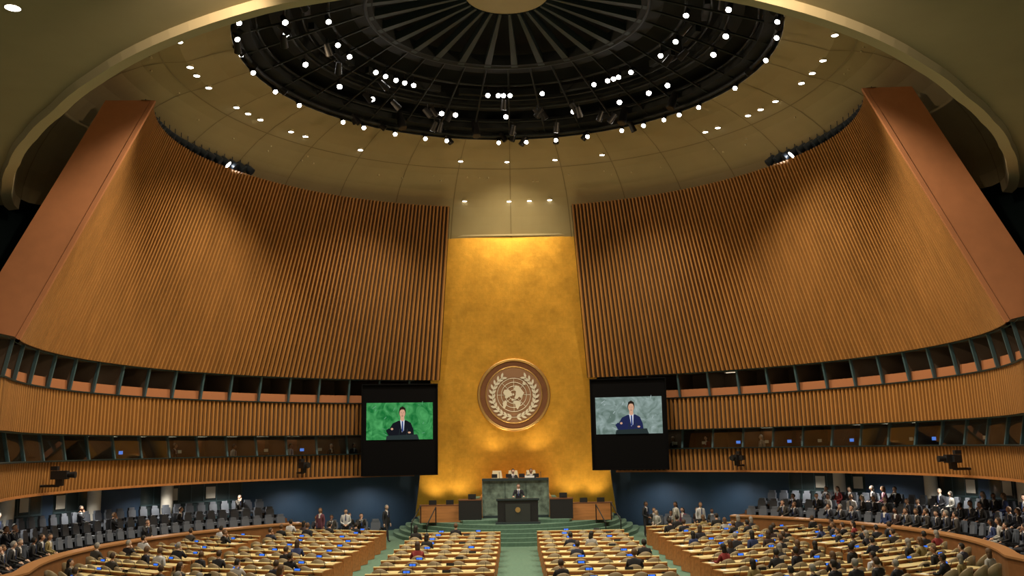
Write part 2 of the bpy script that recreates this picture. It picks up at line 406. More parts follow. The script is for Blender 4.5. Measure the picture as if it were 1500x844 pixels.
DL=[(12.95,a) for a in(-37,-51.7,-55.8,-65,-69,-73,-84,-90,-94,-105,-110,-116,-12,-.7,11,22.6,49.5,53,62,66,71,81,86,92,103,109,115)]
DL+=[(15.55,a) for a in(-9.7,-.3,4,8.3)]
for r,a in DL:
    p=Vector(pt(a,r,zprof(r,a)-.02)); mb.cyl(p+Vector((0,0,.05)),p-Vector((0,0,.06)),.14,.13,n=12,mi=0,mi2=1)
for i in range(40):
    a=random.uniform(-110,110); p=Vector(pt(a,14.2+.3*(i%2),zprof(14.2+.3*(i%2),a)-.02)); mb.cyl(p+Vector((0,0,.1)),p-Vector((0,0,.02)),.05,n=8,mi=0)
for x,y in((-10.6,19.2),(10.7,18.9),(-16,24),(16,24),(-6,14),(6,14),(-13,14),(13,14)):
    mb.cyl((x,y,9.55+E),(x,y,9.47+E),.16,n=12,mi=0,mi2=1)
mb.obj('ceiling_downlights',[M_lip,M_bulb2])
for side in(-1,1):
    mb=MB(); rg=empty('stage_light_rig')
    for i in range(18):
        a=57+i*2; ra=RT(a)+.45; q=P(a,ra,13.95,side); q2=P(a+2,RT(a+2)+.45,13.95,side); mb.cyl(q,q2,.05,n=6,mi=0); 
        q=P(a,ra,13.55,side); q2=P(a+2,RT(a+2)+.45,13.55,side); mb.cyl(q,q2,.04,n=6,mi=0)
        can(P(a+1,ra-.15,13.82,side),Vector((0,46,E+1)),.22,.46,lit=(i in(3,)))
        mb.cyl(P(a,ra,13.42,side),P(a,ra,14.1,side),.03,n=5,mi=0)
    mb.obj('fixtures',[M_rigc,M_bulb],rg)

# ------------------------------------------------------------------ gold wall
def goldp(x,z):
    t=(z+3.8)/(12.1+3.8); return Vector((x,56.6-2.1*t,z+E))
mb=MB(); nz_=24
hw=lambda z:5.72+(3.72-5.72)*(z+3.5)/(12.1+3.5)
def g(s,z): v=goldp(s*hw(z),z); v.y-= .35*s*s; return v
for j in range(nz_):
    z0=-3.85+15.95*j/nz_; z1=-3.85+15.95*(j+1)/nz_
    for i in range(12):
        s0=-1+i/6;s1=-1+(i+1)/6
        mb.quad(g(s0,z0),g(s1,z0),g(s1,z1),g(s0,z1),0,True)
wb=mb.obj('wall_back',[M_gold])
mb=MB()
for sd in(-1,1):
    for j in range(nz_):
        z0=-3.85+15.95*j/nz_; z1=-3.85+15.95*(j+1)/nz_
        a=g(sd,z0);b_=g(sd,z1); mb.quad(a,b_,b_+Vector((sd*.08,.5,0)),a+Vector((sd*.08,.5,0)),0)
mb.obj('gold_wall_edge',[M_brass],wb)
mb=MB(); mb.box((0,54.25,12.15+E),(7.2,.12,.1),0); mb.obj('trim_1',[M_lip])

# emblem
ec=goldp(0,2.99)+Vector((0,-.05,0))
tilt=math.atan2(2.1,15.9)
ME=Matrix.Translation(ec)@Matrix.Rotation(pi/2+tilt,4,'X')
em=empty('united_nations_wall_emblem')
mb=MB()
circ=lambda r,n=72:[(r*cos(2*pi*i/n),r*sin(2*pi*i/n)) for i in range(n)]
mb.prismM(circ(2.05),.08,ME,0); mb.prismM(circ(1.62),.11,ME,2)
def etor(R,r,mi,zz): 
    mb.torus((0,0,0),R,r,n=96,mi=mi,M=None)
    k=96*6
    for i in range(len(mb.v)-k,len(mb.v)): mb.v[i]=tuple(ME@(Vector(mb.v[i])+Vector((0,0,zz))))
etor(2.03,.09,1,.08); etor(1.62,.035,1,.11)
mb.obj('disc',[M_embl,M_brass,M_embl2],em)
mb=MB()
for R in(.27,.5,.73,.96): etor(R,.018,0,.13)
for k in range(8):
    a=k*pi/4; mb.prismM([(cos(a)*.27-sin(a)*.012,sin(a)*.27+cos(a)*.012),(cos(a)*.96-sin(a)*.012,sin(a)*.96+cos(a)*.012),(cos(a)*.96+sin(a)*.012,sin(a)*.96-cos(a)*.012),(cos(a)*.27+sin(a)*.012,sin(a)*.27-cos(a)*.012)],.14,ME,0)
conts=[[(-.12,.1),(-.3,.32),(-.55,.3),(-.62,.12),(-.5,-.02),(-.52,-.15),(-.4,-.2),(-.25,-.08),(-.1,-.05)],
 [(-.5,-.3),(-.42,-.36),(-.42,-.55),(-.55,-.8),(-.62,-.7),(-.66,-.45)],
 [(.02,-.2),(.2,-.22),(.3,-.1),(.42,-.2),(.5,-.02),(.6,.1),(.45,.3),(.3,.5),(.1,.55),(0,.35),(.12,.2),(.1,0)],
 [(.05,-.32),(.28,-.35),(.4,-.45),(.36,-.6),(.2,-.85),(.1,-.7),(.05,-.5),(-.08,-.42)],
 [(.5,.6),(.68,.55),(.7,.7),(.55,.78)],[(-.05,-.05),(.03,.02),(-.02,.1),(-.1,.06)],
 [(-.15,-.25),(-.05,-.2),(-.02,-.32),(-.12,-.35)]]
for c in conts: mb.prismM(c,.16,ME,0)
for sd in(-1,1):
    pr=None
    for k in range(25):
        a=rad(-96+k*6.3); rr=1.24
        p=Vector((sd*rr*cos(a),rr*sin(a)-.05))
        if pr is not None:
            d=(p-pr).normalized(); n=Vector((-d.y,d.x))*.022
            mb.prismM([pr-n,p-n,p+n,pr+n],.15,ME,0)
            if k%2==0 and k>1:
                for s2 in(-1,1):
                    ang=math.atan2(d.y,d.x)+s2*.62; u=Vector((cos(ang),sin(ang))); w=Vector((-u.y,u.x)); L_=.34
                    pts=[p, p+u*L_*.35+w*.065, p+u*L_*.7+w*.055, p+u*L_, p+u*L_*.7-w*.055, p+u*L_*.35-w*.065]
                    mb.prismM(pts,.16,ME,0)
        pr=p
mb.obj('relief',[M_silver],em)

# ------------------------------------------------------------------ screens
S_green=emat('screen_backdrop_green',(.01,.16,.035),(.09,.42,.13),1.6,.9)
S_grey=emat('screen_backdrop_grey',(.13,.19,.16),(.33,.42,.40),1.6,.9)
S_suit=emat('screen_suit',(.008,.009,.013)); S_suit2=emat('screen_suit_blue',(.015,.02,.07))
S_skin=emat('screen_skin',(.60,.34,.22)); S_hair=emat('screen_hair',(.02,.012,.008)); S_sh=emat('screen_shirt',(.65,.68,.75)); S_tie=emat('screen_tie',(.03,.05,.18))
S_mk=emat('screen_marks',(.12,.36,.18),s=.9); S_mk2=emat('screen_marks_grey',(.42,.5,.5),s=.9); S_dk=emat('screen_desk',(.02,.03,.03))
def screen(side,zc,zoff,bg,suit,mk):
    root=empty('video_screen')
    x=side*6.25; y=52.6
    M=Matrix.Translation((x,y,zc+E))@Matrix.Rotation(side*rad(-9),4,'Z')@Matrix.Rotation(pi/2+rad(2),4,'X')
    mb=MB()
    W,H=4.15,4.95
    mb.prismM([(-W/2,-H/2),(W/2,-H/2),(W/2,H/2),(-W/2,H/2)],.0,M,0)
    for v in((-W/2,-H/2,W,.06),( -W/2,H/2-.06,W,.06),(-W/2,-H/2,.06,H),(W/2-.06,-H/2,.06,H)):
        mb.prismM([(v[0],v[1]),(v[0]+v[2],v[1]),(v[0]+v[2],v[1]+v[3]),(v[0],v[1]+v[3])],.1,M,0)
    for a in(-1,1):
        q=[M@Vector((a*W/2,-H/2,0)),M@Vector((a*W/2,H/2,0)),M@Vector((a*W/2,H/2,-.7)),M@Vector((a*W/2,-H/2,-.7))]; mb.quad(*q)
        q=[M@Vector((-W/2,a*H/2,0)),M@Vector((W/2,a*H/2,0)),M@Vector((W/2,a*H/2,-.7)),M@Vector((-W/2,a*H/2,-.7))]; mb.quad(*q)
    mb.obj('housing',[mat('screen_black',(.004,.004,.005),.9,spec=.1)],root)
    mb=MB(); w,h=3.6,2.0; zc2=zoff
    def poly(pts,lv,mi):
        mb.add([M@Vector((p[0],p[1]+zc2,.02+.004*lv)) for p in pts],[tuple(range(len(pts)))],mi)
    el=lambda cx,cy,rx,ry,n=20:[(cx+rx*cos(2*pi*i/n),cy+ry*sin(2*pi*i/n)) for i in range(n)]
    poly([(-w/2,-h/2),(w/2,-h/2),(w/2,h/2),(-w/2,h/2)],0,0)
    rs=random.Random(3)
    for k in range(26):
        cx,cy=rs.uniform(-1.6,1.6),rs.uniform(-.85,.9); a=rs.uniform(0,3); l=rs.uniform(.1,.3)
        poly([(cx,cy),(cx+l*cos(a)+.02,cy+l*sin(a)*.6),(cx+l*cos(a),cy+l*sin(a)*.6+.03),(cx-.02,cy+.03)],1,6)
    poly([(-.62,-1),(-.58,-.45),(-.38,-.12),(-.08,.02),(.36,.04),(.6,-.1),(.74,-.45),(.8,-1)],2,1)
    poly([(-.62,-.75),(-.75,-.5),(-.6,-.38),(-.3,-.62),(-.38,-.8)],2,1)
    poly([(.02,.08),(.26,.08),(.22,-.5),(.12,-.6)],3,4)
    poly([(.11,.0),(.18,.0),(.2,-.5),(.14,-.6),(.1,-.5)],4,5)
    poly([(.04,.3),(.24,.3),(.25,.06),(.14,-.02),(.03,.06)],4,2)
    poly(el(.14,.48,.19,.28),5,3); poly(el(.14,.42,.155,.235),6,2); poly([(-.04,.55),(0,.72),(.15,.8),(.3,.7),(.32,.54),(.24,.62),(.1,.63)],7,3)
    for ex in(.075,.2): poly(el(ex,.45,.022,.012,8),7,3)
    poly([(.125,.42),(.155,.42),(.165,.33),(.115,.33)],7,8); poly(el(.14,.275,.05,.014,10),7,3)
    poly(el(-.42,-.42,.07,.06,10),5,2); poly(el(.52,-.62,.08,.05,10),5,2)
    poly([(-.75,-1),(-.7,-.78),(.95,-.72),(1.05,-1)],6,7)
    for mx_ in(-.05,.35): poly([(mx_,-.75),(mx_+.02,-.75),(mx_+.08,-.42),(mx_+.05,-.42)],8,7)
    mb.obj('picture',[bg,suit,S_skin,S_hair,S_sh,S_tie,mk,S_dk,emat('screen_nose',(.5,.26,.17))],root)
screen(-1,1.05,.45,S_green,S_suit,S_mk)
screen(1,1.15,.45,S_grey,S_suit2,S_mk2)

# ------------------------------------------------------------------ ground-floor perimeter wall
for side,nm in((-1,'left'),(1,'right')):
    mb=MB()
    a=14.0
    while a<150:
        b_=a+2
        blue=(a<44) or (side==1 and 54<a<66) or (72<a<76) or (side==-1 and 59<a<67)
        mb.quad(P(a,21.5,-4.7,side),P(b_,21.5,-4.7,side),P(b_,21.5,-1.46,side),P(a,21.5,-1.46,side),0 if blue else 1)
        if not blue:
            mb.quad(P(a,21.42,-4.7,side),P(a+.15,21.42,-4.7,side),P(a+.15,21.42,-1.46,side),P(a,21.42,-1.46,side),2)
            mb.quad(P(a,21.44,-2.6,side),P(b_,21.44,-2.6,side),P(b_,21.44,-2.52,side),P(a,21.44,-2.52,side),2)
        if (int(a)%6==0) and not blue: mb.quad(P(a+.3,21.4,-2.4,side),P(a+1.8,21.4,-2.4,side),P(a+1.8,21.4,-1.8,side),P(a+.3,21.4,-1.8,side),3)
        a=b_
    for ph in((57,69,84,100) if side==-1 else (53,68,84,100)):
        c=P(ph,20.9,0,side); mb.cyl((c.x,c.y,0),(c.x,c.y,E-1.46),.3,n=16,mi=3)
    mb.quad((0,58.4,0),(side*5.3,58.4,0),(side*5.3,58.4,5),(0,58.4,5),0)
    mb.obj('wall_ground_'+nm,[M_blue,mat('dark_glazing_'+nm,(.05,.075,.085),.12),M_teal,M_white])
    mb=MB()
    for ph in(24,36,48,60,74,90,106):  # discs and spots added under the overhang to brighten the ground wall
        c=P(ph,19.9,-1.5,side); mb.cyl(c,c-Vector((0,0,.05)),.14,.13,n=12,mi=0,mi2=1)
        l=bpy.data.lights.new('gallery_fill','SPOT'); l.energy=230; l.spot_size=rad(150); l.spot_blend=.8; l.color=(1,.9,.75); l.shadow_soft_size=.12
        o=bpy.data.objects.new('gallery_fill',l); bpy.context.scene.collection.objects.link(o); o.location=c-Vector((0,0,.12))
    mb.obj('gallery_fill_discs',[M_lip,M_bulb2])

# ------------------------------------------------------------------ stage
st=empty('stage_platform')
def ellp(a,b,cy,n=64): return [(a*cos(pi+pi*i/n),cy+b*sin(pi+pi*i/n)) for i in range(n+1)]
mb=MB()
for k in range(5):
    mb.prism(ellp(5.6+.34*(4-k),8.0+.34*(4-k),56.4),.18*k,.18*(k+1),0)
mb.prism([(-2.7,56),( -2.7,49.6),(2.7,49.6),(2.7,56)],.9,1.05,0)
mb.prism([(-1.9,56),(-1.9,51.6),(1.9,51.6),(1.9,56)],1.05,2.1,1)
for sd in(-1,1):
    for k in range(6): mb.prism([(sd*1.9,54.6),(sd*(3.7-.3*k),54.6),(sd*(3.7-.3*k),52.6),(sd*1.9,52.6)] if sd>0 else [(-1.9,52.6),(-(3.7-.3*k),52.6),(-(3.7-.3*k),54.6),(-1.9,54.6)],1.0+.17*k,1.17+.17*k,0)
mb.obj('platform',[M_carpet,M_desk],st)
mb=MB()
for sd in(-1,1):
    for (x,y) in((4.0,48.9),(4.9,50.4)):
        pts=[(sd*x,y,.9),(sd*x,y,1.8),(sd*(x+.35),y-1.2,1.0),(sd*(x+.35),y-1.2,.1)]
        for p,q in zip(pts[:-1],pts[1:]): mb.cyl(p,q,.03,n=6)
mb.obj('handrails',[M_black],st)

pd=empty('marble_podium_desk')
mb=MB()
mb.box((0,51.45,2.02),(3.3,.35,1.9),0); mb.box((0,51.4,3.02),(3.5,.55,.12),1); mb.box((0,51.42,1.11),(3.4,.45,.14),1)
for sd in(-1,1): mb.box((sd*1.66,52.2,2.05),(.2,1.5,1.85),0)
for x in(-.55,.55): mb.box((x,51.265,2.0),(.02,.02,1.75),1)
mb.box((0,51.9,2.84),(3.2,.6,.05),2)
mb.obj('desk_body',[M_marble,M_rib,M_desk],pd)
mb=MB()
for x in(-1.1,-.35,.35,1.1):
    mb.box((x,51.55,3.2),(.3,.05,.2),0); mb.cyl((x+.25,51.6,3.05),(x+.25,51.75,3.35),.012,n=5); mb.ell((x+.25,51.76,3.36),(.02,.02,.03),8,6,0)
mb.box((.75,51.5,3.14),(.5,.2,.1),1)
mb.obj('desk_equipment',[M_black,M_paper],pd)
def chair_hb(name,x,y,z):
    mb=MB(); mb.box((0,0,.45),(.6,.55,.12),0); 
    for i in range(8):
        t=i/7; wv=.62-.14*t*t; mb.box((0,-.0+.28+.06*t,.55+.72*t),(wv,.13,.13),0)
    mb.cyl((0,0,.05),(0,0,.4),.05,n=8,mi=1)
    for s in(-1,1): mb.box((s*.32,0,.66),(.08,.45,.07),0); mb.box((s*.32,.1,.56),(.05,.06,.16),0)
    for k in range(5): mb.box((.18*cos(k*1.257),.18*sin(k*1.257),.05),(.34,.06,.05),1,rz=k*1.257)
    o=mb.obj(name,[M_cream,M_black]); o.location=(x,y,z)
for x in(-1.0,-.12,.85): chair_hb('presidium_armchair',x,52.95,2.1)

lc=empty('speaker_lectern')
mb=MB()
def extr(pr,x0,x1,M,mi):
    n=len(pr); vs=[M@Vector((x0,p[0],p[1])) for p in pr]+[M@Vector((x1,p[0],p[1])) for p in pr]
    mb.add(vs,[(i,(i+1)%n,n+(i+1)%n,n+i) for i in range(n)]+[tuple(range(n)),tuple(range(n,2*n))],mi)
ML=Matrix.Translation((.1,49.45,.95))
extr([(-.42,-.05),(.25,-.05),(.25,1.08),(-.25,1.2),(-.42,1.12)],-1.02,1.02,ML,0)
extr([(-.5,-.05),(-.42,-.05),(-.42,.95),(-.5,.95)],-.62,.62,ML,1)
extr([(-.5,1.12),(.3,1.04),(.3,1.1),(-.5,1.2)],-1.08,1.08,ML,2)
extr([(-.55,-.06),(.3,-.06),(.3,.05),(-.55,.05)],-1.12,1.12,ML,2)
mb.obj('lectern_body',[M_black,mat('dark_granite',(.03,.035,.035),.25),M_rib],lc)
mb=MB(); MM=Matrix.Translation((.1,48.94,1.6))@Matrix.Rotation(pi/2,4,'X')
mb.prismM(circ(.13,24),.02,MM,0)
for s in(-1,1): mb.cyl((.1+s*.12,49.6,2.05),(.1+s*.08,49.68,2.32),.01,n=5,mi=1); mb.ell((.1+s*.08,49.68,2.33),(.018,.018,.03),8,6,1)
mb.obj('lectern_emblem_and_mics',[M_brass,M_black],lc)
for sd in(-1,1):
    mb=MB(); mb.box((0,0,.5),(1.15,.08,1.0),0); mb.box((0,.3,1.0),(1.2,.7,.06),1)
    for s in(-1,1): mb.box((s*.55,.3,.5),(.07,.6,.98),0)
    mb.box((.1,.15,1.16),(.4,.05,.26),2); mb.box((.1,.2,1.05),(.15,.15,.04),2)
    o=mb.obj('stage_side_desk',[M_black,M_embl,M_black]); o.location=(sd*2.35,50.2,1.05)
    mb=MB(); mb.box((0,0,.42),(2.1,.08,.84),0); mb.box((0,.28,.86),(2.2,.65,.05),1)
    for s in(-1,1): mb.box((s*1.0,.28,.42),(.06,.6,.82),0)
    mb.box((-.4,.2,1.0),(.4,.04,.24),2); mb.box((.5,.2,1.0),(.4,.04,.24),2)
    o=mb.obj('secretariat_desk',[M_desk,M_embl,M_black]); o.location=(sd*3.95,51.0,.9)

# ------------------------------------------------------------------ delegates' desks and chairs
def desk_mesh(L_,seed):
    rs=random.Random(seed); mb=MB()
    mb.box((0,0,.725),(L_,.72,.05),0); mb.box((0,-.04,.755),(L_-.06,.6,.012),1)
    mb.box((0,.33,.40),(L_,.04,.68),0); mb.box((0,.335,.80),(L_,.05,.13),0); mb.box((0,.30,.875),(L_,.16,.02),1)
    n=max(1,round(L_/2.0))
    for k in range(n+1):
        x=-L_/2+.03+(L_-.06)*k/n; mb.box((x,0,.36),(.05,.66,.70),0)
    ns=int(L_/.68)
    for k in range(ns):
        x=-L_/2+L_*(k+.5)/ns
        mb.box((x,.2,.785),(.15,.09,.04),2)
        mb.cyl((x+.1,.22,.78),(x+.1,.12,1.0),.008,n=4,mi=2)
        if rs.random()<.35: mb.box((x-.14,-.1,.764),(.21,.28,.004),3,rz=rs.uniform(-.3,.3))
    nb=max(1,round(L_/2))
    for k in range(nb):
        x=-L_/2+L_*(k+.5)/nb+rs.uniform(-.5,.5)
        Mx=Matrix.Rotation(rad(-20),4,'X'); mb.box((x,.28,.93),(.2,.02,.06),4 if rs.random()<.6 else 2,M=Mx); mb.box((x,.295,.925),(.26,.02,.09),2,M=Mx)
    return mb.mesh('delegate_desk',[M_desk,M_top,M_black,M_paper,M_bluelit])
def chair_mb():
    mb=MB()
    pts=[(.27*cos(a)*1.0,.25*sin(a)) for a in [2*pi*i/14 for i in range(14)]]
    mb.prism(pts,.38,.47,0)
    n=10; vs=[];fs=[]
    for i in range(n+1):
        a=rad(180+180*i/n); h=.64+.32*sin(pi*i/n)**.8
        c,s=cos(a),sin(a)
        for (r,z) in((.25,.42),(.30,.42),(.33,h),(.27,h+.02)): vs.append((r*c,r*s+.02,z))
    for i in range(n):
        for j in range(4): fs.append((i*4+j,(i+1)*4+j,(i+1)*4+(j+1)%4,i*4+(j+1)%4))
    fs+= [(0,1,2,3),tuple(n*4+k for k in(3,2,1,0))]
    mb.add(vs,fs,0,True)
    mb.cyl((0,0,.05),(0,0,.38),.035,n=6,mi=1)
    for k in range(4): mb.box((.13*cos(k*pi/2+.78),.13*sin(k*pi/2+.78),.04),(.27,.05,.04),1,rz=k*pi/2+.78)
    return mb
CH=chair_mb()
dcache={}
chairs=MB(); SEATS=[]
def place_desk(p,ang,L_,group):
    L_=round(L_*2)/2; sd=random.randint(0,3)
    if (L_,sd) not in dcache: dcache[(L_,sd)]=desk_mesh(L_,sd)
    M=Matrix.Translation((p[0],p[1],0))@Matrix.Rotation(ang,4,'Z')
    inst(dcache[(L_,sd)],'delegate_desk',M)
    ns=int(L_/.68)
    for k in range(ns):
        x=-L_/2+L_*(k+.5)/ns
        Mc=M@Matrix.Translation((x,-.72,0))
        chairs.merge(CH,Mc@Matrix.Rotation(random.uniform(-.3,.3),4,'Z')); SEATS.append((group,Mc))
y=44.8; rows=[]
while y>27: rows.append(y); y-=1.8
for ry in rows:
    place_desk((-2.72,ry),0,4.0,'C'); place_desk((2.95,ry),0,4.0,'C')
for side in(-1,1):
    for ry in [47.2-1.9*k for k in range(0,11)]:
        g_='L' if side<0 else 'R'
        a1=rad(20); s=Vector((side*6.3,ry-.8)); L1=5.0; d=Vector((side*cos(a1),sin(a1)))
        c=s+d*L1/2
        place_desk(c,side*a1,L1,g_)
        e=s+d*(L1+.95); a2=rad(33); d2=Vector((side*cos(a2),sin(a2)))
        L2=0
        while (e+d2*(L2+.5)-Vector((0,CY))).length<16.0 and L2<5: L2+=.5
        if L2>=1.5: place_desk(e+d2*L2/2,side*a2,L2,g_)
chairs.obj('delegate_chairs',[M_tan,M_black])

# ------------------------------------------------------------------ side galleries
gch=MB()
gch.box((0,0,.42),(.5,.48,.12),0); gch.box((0,-.24,.68),(.5,.1,.5),0,M=Matrix.Rotation(rad(8),4,'X')); gch.box((0,-.29,.98),(.36,.1,.16),0)
for s in(-1,1): gch.box((s*.27,-.02,.6),(.06,.42,.06),1); gch.box((s*.27,0,.3),(.05,.3,.6),1)
GSE={-1:[],1:[]}
for side,nm in((-1,'left'),(1,'right')):
    root=empty('public_gallery')
    mb=MB(); n=50; F,T=41,135
    for i in range(n):
        a=F+(T-F)*i/n;b_=F+(T-F)*(i+1)/n
        def ring(r0,z0,r1,z1,mi): mb.quad(P(a,r0,z0-E,side),P(b_,r0,z0-E,side),P(b_,r1,z1-E,side),P(a,r1,z1-E,side),mi)
        ring(16.75,0,16.75,1.05,0); ring(16.7,1.05,17.15,1.08,1); ring(16.7,.98,16.7,1.05,1); ring(17.15,1.05,17.15,.4,0)
        ring(17.15,.4,18.35,.4,2); ring(18.35,.4,18.35,.75,2); ring(18.35,.75,19.55,.75,2); ring(19.55,.75,19.55,1.1,2); ring(19.55,1.1,21.4,1.1,2)
    q=[P(F,16.75,-E,side),P(F,16.75,1.05-E,side),P(F,18.35,1.05-E,side),P(F,18.35,1.2-E,side),P(F,21.4,1.5-E,side),P(F,21.4,-E,side)]; mb.add(q,[tuple(range(6))],0)
    mb.obj('tiers_and_parapet',[mat('parapet_wood_'+nm,(.26,.11,.04),.45,noise=.15,nscale=3),mat('parapet_cap_'+nm,(.40,.19,.07),.45),mat('gallery_carpet_'+nm,(.05,.06,.07),.9)],root)
    ch=MB()
    for r,z in((17.85,.4),(19.05,.75),(20.2,1.1)):
        a=F+1.5
        while a<T-2:
            p=P(a,r,z-E,side)
            to=Vector((0,46))-Vector((p.x,p.y)); fc=Vector((0,CY))-Vector((p.x,p.y)); dd=(to.normalized()*.35+fc.normalized()*.65)
            ang=math.atan2(dd.y,dd.x)-pi/2
            M=Matrix.Translation(p)@Matrix.Rotation(ang,4,'Z')
            ch.merge(gch,M); GSE[side].append(M); a+=math.degrees(.68/r)
    ch.obj('gallery_seats',[M_grey,M_black],root)

# ------------------------------------------------------------------ people
def skin(verts,edges,radii,sub=2):
    me=bpy.data.meshes.new('t'); me.from_pydata(verts,edges,[]); ob=bpy.data.objects.new('t',me); bpy.context.scene.collection.objects.link(ob)
    ob.modifiers.new('s','SKIN'); sv=me.skin_vertices[0].data
    for i,r in enumerate(radii): sv[i].radius=(r,r) if not isinstance(r,tuple) else r; sv[i].use_root=(i==0)
    ss=ob.modifiers.new('u','SUBSURF'); ss.levels=sub; ss.render_levels=sub
    dg=bpy.context.evaluated_depsgraph_get(); e=ob.evaluated_get(dg); m2=e.to_mesh()
    vs=[tuple(v.co) for v in m2.vertices]; fs=[tuple(p.vertices) for p in m2.polygons]
    e.to_mesh_clear(); bpy.data.objects.remove(ob); return vs,fs
def hand(side):
    v=[(0,0,0),(0,.04,0),(0,.085,0)];e=[(0,1),(1,2)];r=[.026,.034,.03]
    for k,(x,l) in enumerate(((-.03,.065),(-.01,.078),(.011,.072),(.03,.055))):
        i=len(v); v+=[(x,.10,0),(x*1.1,.10+l*.5,-.006),(x*1.15,.10+l,-.026)]; r+=[.0105,.0095,.008]; e+=[(2,i),(i,i+1),(i+1,i+2)]
    i=len(v); v+=[(-.045,.05,-.01),(-.062,.085,-.02)]; r+=[.012,.009]; e+=[(1,i),(i,i+1)]
    v=[(x*(-side),y,z) for x,y,z in v]
    return skin(v,e,r,1)
HL,HR=hand(-1),hand(1)
def head(mb,c,female,yaw=0,tilt=0,sk=1,hr=3):
    M=Matrix.Translation(c)@Matrix.Rotation(yaw,4,'Z')@Matrix.Rotation(tilt,4,'X')
    nu,nv=24,18; vs=[];
    def surf(t,p,off=0):
        x,y,z=sin(t)*cos(p),sin(t)*sin(p),cos(t)
        X,Y,Z=.082*x,.102*y,.122*z
        if z<0: k=1-.28*(-z)**1.3; X*=k; Y*=(1-.12*(-z)) if y>0 else (1-.35*(-z))
        if y>0:
            Y+=.026*math.exp(-((x/.16)**2+((z+.12)/.17)**2))
            Y-=.010*math.exp(-(((abs(x)-.36)/.16)**2+((z-.08)/.13)**2))
            Y+=.006*math.exp(-((x/.3)**2+((z+.52)/.1)**2))
            Y+=.010*math.exp(-((x/.3)**2+((z+.9)/.18)**2))
        n=Vector((x,y,z)); return Vector((X,Y,Z))+n*off
    fs=[];hf=[]
    for j in range(nv+1):
        for i in range(nu): vs.append(M@surf(pi*j/nv,2*pi*i/nu))
    for j in range(nv):
        for i in range(nu): fs.append((j*nu+i,(j+1)*nu+i,(j+1)*nu+(i+1)%nu,j*nu+(i+1)%nu))
    mb.add(vs,fs,sk,True)
    hv=[M@surf(pi*j/nv,2*pi*i/nu,.015) for j in range(nv+1) for i in range(nu)]
    for j in range(nv):
        for i in range(nu):
            t=pi*(j+.5)/nv;p=2*pi*(i+.5)/nu; y=sin(t)*sin(p);z=cos(t)
            if z>.62 or (y<.25 and z>.15) or (y<-.15 and z>(-.9 if female else -.45)): hf.append((j*nu+i,(j+1)*nu+i,(j+1)*nu+(i+1)%nu,j*nu+(i+1)%nu))
    mb.add(hv,hf,hr,True)
    if female: mb.ell(M@Vector((0,-.06,-.10)),(.09,.06,.15),12,8,hr)
    for s in(-1,1):
        mb.ell(M@Vector((s*.083,0,-.005)),(.012,.02,.032),8,6,sk)
        mb.ell(M@Vector((s*.030,.087,.010)),(.013,.010,.009),8,6,5); mb.ell(M@Vector((s*.030,.0965,.010)),(.006,.003,.006),8,6,6)
        mb.box(M@Vector((s*.031,.096,.032)),(.03,.006,.005),hr)
    mb.ell(M@Vector((0,.092,-.062)),(.025,.008,.006),8,6,7)
